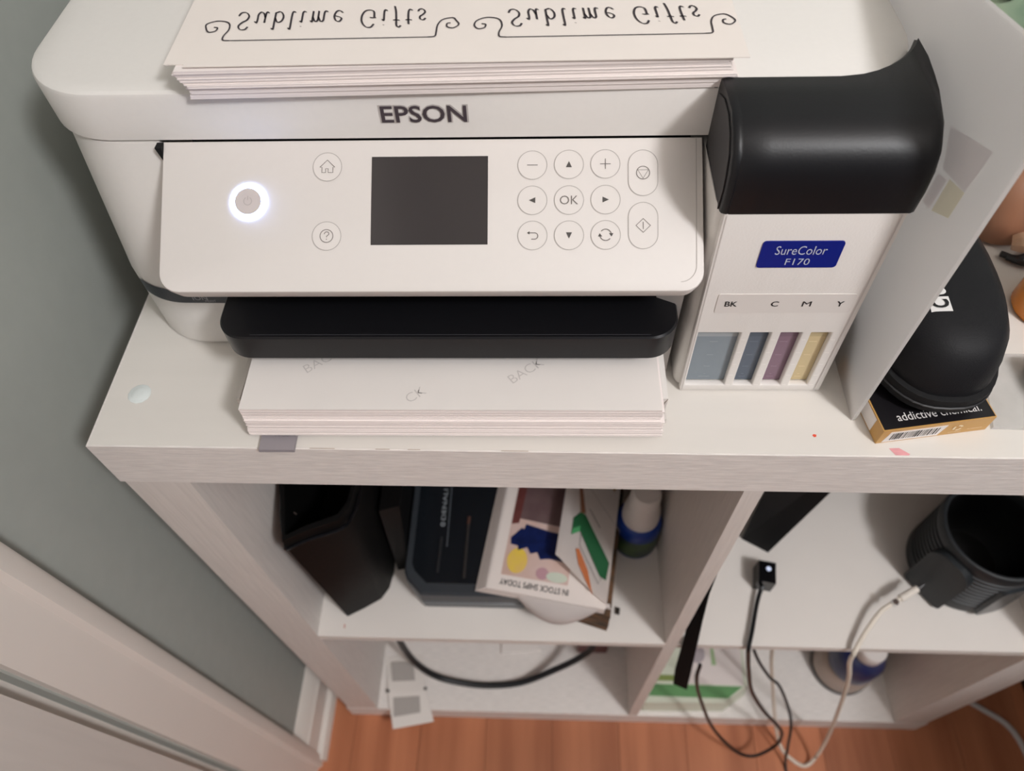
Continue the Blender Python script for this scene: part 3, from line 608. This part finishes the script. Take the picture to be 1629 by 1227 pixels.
# drill bit box
tc_ = empty('tool_case', (.186, .12, S), 0, 'dark blue grey plastic tool case with a clear lid under the catalogue', 'tool case')
M_TC = mat('slate_plastic', (54, 58, 63), .4, noise=.05, nscale=(200, 200, 200))
oc = [(.1460, .0300), (.2420, .0300), (.2500, .040), (.2500, .215), (.1285, .215), (.1285, .0520), (.1320, .0440)]
ins = lambda d, z_: [(x+(.19-x)*d, y+(.12-y)*d, z_) for x, y in oc]
build('case_tray', loft([ins(.03, S+.0003), ins(0, S+.004), ins(0, S+.0155), ins(.015, S+.0165)]), mat('slate_plastic_pale', (104, 108, 112), .4), tc_, bevel=.0006)
build('case_seam', loft([ins(.02, S+.0163), ins(.02, S+.0215)]), M_DARK, tc_)
ld = build('case_lid', loft([ins(0, S+.0212), ins(-.012, S+.0225), ins(-.012, S+.0400), ins(.012, S+.0425), ins(.09, S+.0430)]), M_TC, tc_, smooth=True, angle=25)
build('lid_window', loft([ins(.10, S+.0429), ins(.11, S+.0434)]), mat('smoked_window', (24, 28, 33), .2, noise=.25, nscale=(60, 18, 10)), ld)
fd = lambda u, v, w: (.1612-v, .1180+u, S+.0438+w)
build('brand_lettering', text('DENALI', fd, .003, 0, height=.0042, width=.034, bold=.0), mat('pale_grey_transfer', (150, 156, 160), .5), ld)
build('brand_mark', strokes([circ(-.0185, 0, .0018, 16)], .0010, fd), MATS['pale_grey_transfer'], ld)
build('lid_rule', strokes([[(-.042, -.0058), (.04, -.0058)]], .0008, fd), mat('grey_rule', (96, 102, 108), .4), ld)
for x_, y0_, y1_, m_ in ((.1600, .050, .086, (44, 44, 46)), (.1855, .045, .100, (54, 50, 48))):
    build('drill_bit', tube([(x_, y0_, S+.0436), (x_+.0005, (y0_+y1_)/2, S+.0436), (x_+.001, y1_, S+.0436)], .0014, 6, 3), mat('bit_steel_%d' % m_[0], m_, .4), ld)
build('bit_tip', tube([(.1865, .100, S+.0438), (.1868, .108, S+.0438)], .0017, 6, 2), mat('copper_tip', (84, 58, 50), .4), ld)
build('latch', box(.1255, .1300, .070, .092, S+.014, S+.030), M_BLK, tc_, bevel=.0008)

# catalogue lying across the tool case
CA = math.radians(-9); CX, CY = .1970, .0325; CZ = S+.0446
fcat = lambda u, v, w: (CX+u*math.cos(CA)-v*math.sin(CA), CY+u*math.sin(CA)+v*math.cos(CA), CZ+w)
low = empty('catalogue', (.295, .1, S), 0, 'thick catalogue with dark coloured page edges standing beneath the open one', 'catalogue')
bm = bmesh.new()
for i in range(22):
    j = random.uniform(-.0006, .0006); z0 = S+i*.0020
    q4 = [(.2560+j, .0315+j), (.3225+j, .0110+j), (.3490+j, .19), (.2750+j, .20)]
    hexa([(x, y, z0) for x, y in q4], [(x, y, z0+.0018) for x, y in q4], bm)
build('page_block', bm, mat('dark_page_edges', (112, 78, 52), .6, rgb2=(26, 34, 26), nscale=(60, 60, 260), detail=2), low)
cat = empty('catalogue', (.26, .12, CZ), CA, 'white product catalogue with its cover turned face down and pages showing', 'catalogue')
bm = bmesh.new()
for i in range(12):
    j = i*.0010+random.uniform(-.0003, .0003); prism([(j, 0), (.121, 0), (.121, .19), (j, .19)], i*.0012, i*.0012+.0011, fcat, bm)
build('page_block', bm, mat('catalogue_page_edges', (226, 217, 212), .7), cat)
def wave(u): return .0150
cv = build('cover_page', prism([(.0125, 0), (.1215, -.001), (.1215, .19), (.0125, .19)], .0145, .0149, fcat), mat('catalogue_paper', (234, 224, 218), .45), cat)
W0 = .0151
pic = lambda nm, pts, col, rg=.4, c2_=None, s_=(60, 60, 60), w_=W0: build(nm, poly(pts, fcat, w_), mat(nm+'_print', col, rg, rgb2=c2_, nscale=s_), cv)
pic('picture_pink', [(.0225, .0150), (.0850, .0150), (.0850, .19), (.0225, .19)], (216, 192, 186), .4, (204, 172, 158), (34, 26, 30))
pic('picture_plum', [(.0285, .073), (.0850, .070), (.0850, .19), (.0315, .19)], (112, 92, 92), .35, (96, 74, 76), (50, 50, 50), W0+.0002)
pic('picture_maroon', [(.0230, .066), (.0300, .068), (.0320, .13), (.0230, .13)], (112, 62, 58), .4, (90, 46, 44), (50, 50, 50), W0+.0003)
pic('picture_orange', [(.0235, .116), (.0330, .116), (.0330, .134), (.0235, .134)], (232, 134, 36), .4, None, (1, 1, 1), W0+.0004)
sp = [(.0250, .0520), (.0335, .0635), (.0360, .0625), (.0370, .0680), (.0470, .0665), (.0620, .0640), (.0850, .063), (.0850, .036), (.0640, .0370), (.0560, .0350), (.0520, .0415), (.0460, .0390), (.0420, .0450), (.0340, .0405), (.0330, .0450), (.0260, .0455)]
pic('picture_blue', sp, (20, 36, 90), .3, (14, 26, 68), (120, 120, 120), W0+.0005)
pic('picture_yellow', ell(.0350, .0305, .0095, .0125, 20), (232, 202, 70), .4, (228, 192, 110), (90, 90, 90), W0+.0003)
pic('picture_violet', ell(.0600, .0220, .0060, .0060, 16), (190, 150, 158), .4, None, (1, 1, 1), W0+.0003)
pic('picture_mint', ell(.0740, .0205, .0100, .0050, 16), (204, 212, 196), .4, None, (1, 1, 1), W0+.0004)
build('cover_lettering', text('IN STOCK SHIPS TODAY', lambda u, v, w: fcat(-u, -v, W0+.0001), -.0545, -.0082, width=.0640, height=.0058, bold=.012), M_BTX, cv)
# lifted loose page with a picture of a green box
def flap(u, v, w=0):
    u -= .010; v -= .008
    lift = .0035+.016*(1-max(0, min(1, (u-.074)/.047)))**1.5+.006*max(0, v-.03)
    return Vector(fcat(u, v, .0150+lift+w))
fpn = lambda u, v, w: flap(.110+(u-.108)*1.2, .085+(v-.085)*1.2-.013, .0008+w)
rows = []
for i in range(13):
    t = i/12; u = .0800+.0520*t; v0 = .0430-.0330*t
    rows.append([flap(u+.00*v0, v0+(.185-v0)*k/8) for k in range(9)])
fg = empty('loose_page', fcat(.11, .08, .018), 0, 'lifted white page showing a green box picture on top of the catalogue', 'page')
bm = bmesh.new(); loft(rows, bm, closed=False, cap0=False, cap1=False)
g = bmesh.ops.solidify(bm, geom=bm.faces[:], thickness=.0003)
build('page_sheet', bm, mat('loose_page_paper', (238, 230, 225), .4), fg, smooth=True)
def fp_(nm, pts, m, w_=0): return build(nm, poly(pts, fpn, w_), m, fg)
M_GRN = mat('green_print', (28, 88, 52), .4); M_GR2 = mat('light_green_print', (72, 150, 96), .4)
fp_('printed_box', [(.0925, .0945), (.0975, .1010), (.1015, .1000), (.1245, .0660), (.1235, .0520), (.1185, .0540), (.0990, .0850), (.0925, .0800)], M_GRN, .0002)
fp_('printed_box_side', [(.0925, .0800), (.0990, .0850), (.0985, .0895), (.0930, .0850)], M_GR2, .0004)
fp_('printed_handle', [(.0930, .1230), (.0955, .1250), (.1015, .1010), (.0975, .1005)], mat('brown_print', (128, 88, 66), .5), .0002)
fp_('printed_knife', [(.0975, .0700), (.1000, .0710), (.1090, .0560), (.1150, .0380), (.1080, .0480), (.1010, .0590)], mat('copper_print', (186, 108, 66), .4), .0002)
fp_('printed_gear', [(.1010, .1290), (.1080, .1340), (.1160, .1340), (.1220, .1270), (.1240, .1340), (.1200, .1480), (.1000, .1480)], mat('ochre_print', (142, 100, 36), .5), .0002)
build('printed_lettering', strokes([[(.1040, .1060), (.1140, .0930)]], .0006, fpn, .0002), M_GPRINT, fg)
build('printed_outline', strokes([[(.1000, .0860), (.1000, .0740), (.1180, .0480), (.1200, .0540)]], .0004, fpn, .0002), M_GPRINT, fg)
build('printed_rule', strokes([[(.0900, .136), (.1300, .0930)]], .0003, fpn, .0002), M_RING, fg)
# curled brochure drooping over the front
rows = []
for i in range(15):
    t = i/14; u = .040+.085*t
    row = []
    bulge = math.sin(math.pi*min(1, .12+t*.95))
    for k in range(11):
        s = k/10; a_ = s*math.pi*.95
        row.append(fcat(u+.002*s, .006-.0190*bulge*math.sin(a_)-.004*t*math.sin(a_*.8), .0118-.034*bulge*(1-math.cos(a_))/2-.004*s))
    rows.append(row)
bm = loft(rows, closed=False, cap0=False, cap1=False); bmesh.ops.solidify(bm, geom=bm.faces[:], thickness=.0003)
br = build('curled_brochure', bm, mat('brochure_paper', (240, 232, 228), .4), smooth=True); tag(br, 'white brochure page curling down over the front of the catalogue', 'brochure')
pn = build('pencil_stub', tube([(.3345, .0330, S+.0022), (.3335, .0270, S+.0022)], .0020, 6, 2), mat('black_gold_pencil', (40, 32, 26), .4)); tag(pn, 'dark pencil end poking out beside the catalogue', 'pencil')
# blue spray bottle with a white cap
sbx, sby = .3548, .1060
bt = empty('spray_bottle', (sbx, sby, S), 0, 'blue bottle with a white spray cap standing beside the divider', 'bottle')
body = build('bottle_body', lathe([(.0200, .0003), (.0225, .003), (.0225, .048), (.0210, .055), (.0178, .058)], (sbx, sby, S), 32), mat('navy_blue_plastic', (22, 58, 140), .3), bt, smooth=True, angle=50)
build('label_band', lathe([(.0227, .006), (.0227, .040)], (sbx, sby, S), 32, cap0=False, cap1=False), mat('dark_label', (26, 38, 66), .35, rgb2=(66, 96, 40), nscale=(40, 40, 50), detail=1), bt, smooth=True)
build('spray_cap', lathe([(.0180, .0575), (.0182, .060), (.0176, .074), (.0150, .080), (.0142, .105), (.0120, .1085)], (sbx, sby, S), 32), mat('white_cap_plastic', (214, 208, 204), .35), bt, smooth=True, angle=45)

# ------------------------------------------------------------------ lower cell on that side
LB = TB+.0003
pc = build('power_lead', tube([(.085, .075, .22), (.085, .0572, .2), (.0867, .0537, .13), (.0985, .0461, .09), (.121, .0385, .062), (.1544, .0338, .0500), (.1928, .0321, .0462), (.2354, .0363, .0500), (.2775, .048, .07), (.3139, .059, .1), (.3286, .0672, .13), (.335, .09, .2)], .0042, 10, 6), mat('black_cable_rubber', (26, 28, 31), .4), smooth=True); tag(pc, 'thick black power lead sagging across the lower cell', 'cable')
lf = empty('instruction_leaflet', (.08, .02, LB), 0, 'folded white leaflet with grey text hanging over the lower shelf edge', 'leaflet')
q4 = [(.0462, .0673), (.0959, .0727), (.1060, .0235), (.0545, .0200)]; q5 = [(.0545, .0200), (.1060, .0235), (.1197, -.0143), (.0664, -.0249)]
M_LF = mat('leaflet_paper', (228, 222, 216), .6)
build('leaf', hexa([(x, y, LB+.0012) for x, y in q4], [(x, y, LB+.0016+.004*(y < .05)) for x, y in q4]), M_LF, lf)
build('leaf', hexa([(x, y, LB+.0014+.003*(y > 0)) for x, y in q5], [(x, y, LB+.0019+.004*(y > 0)) for x, y in q5]), M_LF, lf)
M_LT = mat('grey_text_block', (176, 170, 165), .7, noise=.1, nscale=(700, 700, 700))
build('text_block', hexa([(.0540, .0590, LB+.0058), (.0850, .0600, LB+.0058), (.0900, .036, LB+.0061), (.0590, .034, LB+.0061)], [(.0540, .0590, LB+.0060), (.0850, .0600, LB+.0060), (.0900, .036, LB+.0063), (.0590, .034, LB+.0063)]), M_LT, lf)
build('text_block', hexa([(.0625, .0135, LB+.0056), (.0980, .0165, LB+.0058), (.1010, -.004, LB+.0040), (.0660, -.0105, LB+.0038)], [(.0625, .0135, LB+.0060), (.0980, .0165, LB+.0062), (.1010, -.004, LB+.0046), (.0660, -.0105, LB+.0044)]), M_LT, lf)
for cx, cy in ((.0545, .0215), (.1050, .0260)):
    build('dark_dot', prism(circ(cx, cy, .0022, 12)[:-1], LB+.0058, LB+.0062), M_BLK, lf)
rbx = build('maroon_box', box(.312, .352, .080, .20, LB, LB+.075), mat('maroon_card', (110, 62, 60), .5), bevel=.001); tag(rbx, 'dark maroon box at the back of the lower cell beside the divider', 'box')
cpk = build('clear_packet', hexa([(.205, .075, LB+.001), (.262, .080, LB+.001), (.250, .125, LB+.001), (.205, .125, LB+.001)], [(.206, .076, LB+.004), (.261, .081, LB+.004), (.250, .124, LB+.006), (.206, .124, LB+.006)]), mat('milky_packet', (232, 226, 221), .25, bump=.3, nscale=(90, 90, 90))); tag(cpk, 'pale plastic packet lying behind the sagging power lead', 'packet')

# ------------------------------------------------------------------ right hand cells
bs = empty('black_speaker', (.48, .12, S), 0, 'tall slim black box tilted against the divider in the upper cell', 'speaker')
build('speaker_body', hexa([(.4655, .1085, S), (.4900, .0940, S), (.5100, .1280, S), (.4850, .1420, S)], [(.4580, .1120, S+.235), (.5270, .0990, S+.235), (.5470, .1330, S+.235), (.4780, .1460, S+.235)]), mat('matt_black_case', (10, 10, 12), .6, spec=.2), bs, bevel=.003)
build('speaker_foot', box(.4800, .4860, .1010, .1040, S+.0006, S+.004), mat('foot_grey', (70, 70, 72), .5), bs)
us = empty('usb_plug', (.478, .062, S), 0, 'small black charger block with a white light and thin black cable', 'charger')
build('plug_body', hexa([(.4685, .0560, S+.001), (.4850, .0530, S+.001), (.4890, .0740, S+.001), (.4720, .0770, S+.001)], [(.4690, .0560, S+.023), (.4850, .0530, S+.023), (.4885, .0740, S+.023), (.4725, .0770, S+.023)]), M_BLKG, us, bevel=.002)
build('status_light', prism(circ(.4805, .0680, .0024, 16)[:-1], S+.0228, S+.0233), mat('pale_led', (190, 200, 220), .3, emit=(200, 210, 240), estr=.5), us)
build('cable', tube([(.4765, .0560, .3870), (.473, .0500, .3850), (.4677, .0365, .3835), (.46, .0125, .3830), (.4550, -.0020, .3815), (.4580, -.0050, .365), (.4674, -.008, .3251), (.4879, -.012, .2499), (.5173, -.018, .1798), (.5412, -.023, .1380), (.5600, -.0265, .0930), (.5620, -.0330, .0500), (.539, -.0426, .0300), (.5131, -.0389, .04), (.4772, -.0222, .09), (.4449, -.01, .1883), (.4279, -.004, .2594), (.4270, .004, .29)], .0021, 8, 8), M_BLK, us, smooth=True)
c3 = build('thin_cable', tube([(.478, .06, .31), (.4966, .03, .2518), (.5268, .02, .1869), (.5401, .01, .1799), (.5634, -.005, .1257), (.5690, -.020, .1050), (.5794, -.034, .0438), (.5850, -.052, .0025), (.588, -.10, .0022), (.59, -.2, .0022)], .0018, 8, 8), mat('dark_grey_cable', (50, 48, 48), .5), smooth=True); tag(c3, 'thin dark cable dropping from the lower cell to the floor', 'cable')
stp = []
for L, R_ in (((.3915, .030, .600), (.3920, .010, .600)), ((.3915, .020, .52), (.3920, .0, .52)), ((.3915, .012, .457), (.3984, -.001, .457)), ((.3930, -.0015, .377), (.4065, -.004, .377)), ((.3985, -.003, .30), (.4155, -.005, .295)), ((.4061, -.003, .2390), (.4245, -.004, .2180))):
    L = Vector(L); R_ = Vector(R_); n_ = (R_-L).cross(Vector((0, 0, 1))).normalized()*.0012; stp.append([L, R_, R_+n_, L+n_])
sr = build('black_strap', loft(stp), mat('black_webbing', (5, 5, 7), .9, spec=.2), smooth=True, angle=30); tag(sr, 'flat black strap hanging down beside the divider', 'strap')
# ribbed dark cup
ux, uy = .6735, .0845
cu = empty('ribbed_cup', (ux, uy, S), 0, 'dark slate ribbed cup with a charging port block', 'cup')
M_CUP = mat('slate_rubber', (34, 38, 41), .5, noise=.06, nscale=(300, 300, 300))
pr_ = [(.0440, .0003), (.0475, .0020), (.0485, .0060), (.0485, .016)]
z_ = .016
while z_ < .074: pr_ += [(.0485, z_), (.0485, z_+.0030), (.0466, z_+.0038), (.0466, z_+.0056)]; z_ += .0064
pr_ += [(.0485, .0745), (.0490, .0820), (.0478, .0860), (.0462, .0865), (.0445, .0860), (.0440, .080), (.0425, .030), (.030, .0150), (.004, .0146)]
build('cup_shell', lathe(pr_, (ux, uy, S), 56), M_CUP, cu, smooth=True, angle=30)
build('cup_lining', lathe([(.0438, .078), (.0424, .0306), (.030, .0156), (.002, .0152)], (ux, uy, S), 40, cap0=False), mat('cup_black_lining', (7, 7, 8), .5), cu, smooth=True)
def radial(a_deg, lift=0):
    a_ = math.radians(a_deg); er = Vector((math.cos(a_), math.sin(a_), 0)); et = Vector((-math.sin(a_), math.cos(a_), 0))
    return lambda u, v, w: tuple(Vector((ux, uy, S))+er*(.0455+w)+et*u+Vector((0, 0, v)))
fr_ = radial(214)
blk = build('port_block', prism(rrect(-.0205, .0205, .003, .0760, (.006, .006, .016, .016), 6), 0, .0085, fr_), M_CUP, cu, bevel=.002, seg=3)
fr2 = radial(283)
build('grip_plate', prism(rrect(-.0130, .0130, .004, .0640, (.008, .008, .006, .006), 6), .0, .0055, fr2), mat('slate_gloss', (46, 50, 54), .25), cu, bevel=.0015)
# white charging cable into the port
wcb = empty('charging_cable', (.58, 0, 0), 0, 'white charging cable running from the dark cup down to the floor', 'cable')
build('cable', tube([(.6000, .0420, S+.0210), (.5900, .0365, S+.0190), (.5792, .029, S+.0160), (.5622, .0098, S+.0110), (.5517, -.005, S+.006), (.5540, -.0085, .362), (.5686, -.012, .3141), (.5884, -.018, .229), (.6197, -.025, .0855), (.6230, -.0385, .0200), (.6102, -.0489, .0030), (.5915, -.0389, .0030), (.5818, -.024, .0040), (.5683, -.006, .0460), (.553, .02, .1094), (.5295, .04, .2064), (.52, .06, .29)], .0023, 8, 8), mat('white_cable', (222, 212, 198), .45), wcb, smooth=True)
build('connector', tube([(.6170, .0510, S+.0230), (.6085, .0465, S+.0222), (.6000, .0420, S+.0210)], .0036, 10, 3), mat('white_connector', (226, 218, 208), .35), wcb, smooth=True)
build('connector_tip', tube([(.6240, .0548, S+.0238), (.6160, .0505, S+.0229)], .0022, 10, 2), MATS['bright_metal'], wcb, smooth=True)
build('connector_ring', lathe([(.0030, -.003), (.0036, 0), (.0030, .003)], (.5935, .0375, S+.0215), 12), MATS['bright_metal'], wcb, smooth=True)
# lower cell: green and white carton, bottle
gw = empty('green_carton', (.46, .1, LB), 0, 'pale green and white flat carton with a green band in the lower cell', 'carton')
build('carton_body', hexa([(.3950, .0060, LB), (.5020, .0080, LB), (.5350, .0300, LB), (.5350, .22, LB), (.3950, .22, LB)], [(.3960, .0110, LB+.028), (.5000, .0130, LB+.028), (.5330, .0360, LB+.028), (.5330, .218, LB+.028), (.3960, .218, LB+.028)]), mat('pale_green_white_card', (214, 218, 200), .5), gw, bevel=.0008)
build('green_band', prism([(.3965, .0195), (.5050, .0185), (.5260, .0335), (.3965, .0345)], LB+.0282, LB+.0286), mat('green_card_print', (104, 156, 100), .5, noise=.1, nscale=(60, 60, 60)), gw)
build('olive_band', prism([(.3965, .0385), (.4490, .0385), (.4490, .0460), (.3965, .0460)], LB+.0282, LB+.0288), mat('olive_card_print', (132, 148, 82), .5), gw)
build('white_panel', prism([(.4500, .0360), (.5270, .0350), (.5310, .10), (.4500, .10)], LB+.0282, LB+.0287), mat('white_card_print', (232, 222, 218), .5), gw)
build('grey_print', prism(ell(.4705, .0750, .0110, .0130, 20), LB+.0287, LB+.0290), mat('lilac_grey_print', (176, 166, 170), .5), gw)
build('green_figure', prism([(.4890, .060), (.4950, .060), (.4930, .090), (.4900, .090)], LB+.0287, LB+.0290), mat('leaf_green_print', (160, 190, 140), .5), gw)
build('pen_print', prism([(.4560, .058), (.4575, .058), (.4640, .088), (.4610, .088)], LB+.0290, LB+.0293), M_BLK, gw)
lx, ly = .6680, .0700
lb = empty('round_bottle', (lx, ly, LB), 0, 'clear round bottle with a navy label and white cap in the lower cell', 'bottle')
build('bottle_base', lathe([(.034, .0003), (.0375, .003), (.0380, .022), (.0360, .040), (.0300, .050)], (lx, ly, LB), 40), mat('frosted_clear_plastic', (196, 178, 166), .15, alpha=.75), lb, smooth=True, angle=50)
build('base_ring', lathe([(.0378, .002), (.0388, .003), (.0388, .0085), (.0378, .0095)], (lx, ly, LB), 40, cap0=False, cap1=False), mat('dark_ring', (52, 52, 56), .4), lb, smooth=True)
build('label', lathe([(.0300, .049), (.0305, .052), (.0300, .085), (.0240, .098), (.0150, .104)], (lx-.001, ly-.006, LB), 40), mat('navy_label', (22, 28, 80), .3, rgb2=(60, 64, 90), nscale=(50, 50, 60), detail=1), lb, smooth=True, angle=50)
build('cap', lathe([(.0150, .103), (.0165, .105), (.0165, .122), (.0150, .125)], (lx-.001, ly-.010, LB), 32), mat('white_screw_cap', (228, 222, 218), .4), lb, smooth=True, angle=50)
fcb = build('floor_cable', tube([(.80, .06, .003), (.86, .03, .003), (.90, -.01, .003), (.905, -.12, .003)], .0035, 8, 6), mat('pale_grey_cable', (190, 186, 184), .5), smooth=True); tag(fcb, 'pale cable lying on the dark floor past the shelf unit', 'cable')
# ------------------------------------------------------------------ desk added out of view to shade the floor on that side
dk = empty('shade_desk', (1.2, -.7, 0), 0, 'dark wooden furniture added out of view to shade the floor', 'shade_desk')
M_DK = mat('dark_wood', (52, 36, 28), .5, noise=.2, nscale=(6, 60, 60))
build('shade_desk_top', box(.865, 1.75, -1.25, .40, .70, .73), M_DK, dk, bevel=.002)
ped = build('shade_pedestal', box(.93, 1.35, -1.20, .39, 0, .70), M_DK, dk, bevel=.002)
for k in range(3):
    dw = build('drawer', box(.918, .93, -1.18, -.20, .04+.22*k, .245+.22*k), M_DK, dk, bevel=.001)
    build('knob', lathe([(.012, -.006), (.014, 0), (.012, .006)], (.912, -.69, .145+.22*k), 16), MATS['dark_metal'], dw, smooth=True)
for y_ in (-1.22, .37): build('leg', box(1.70, 1.74, y_-.02, y_+.02, 0, .70), M_DK, dk)
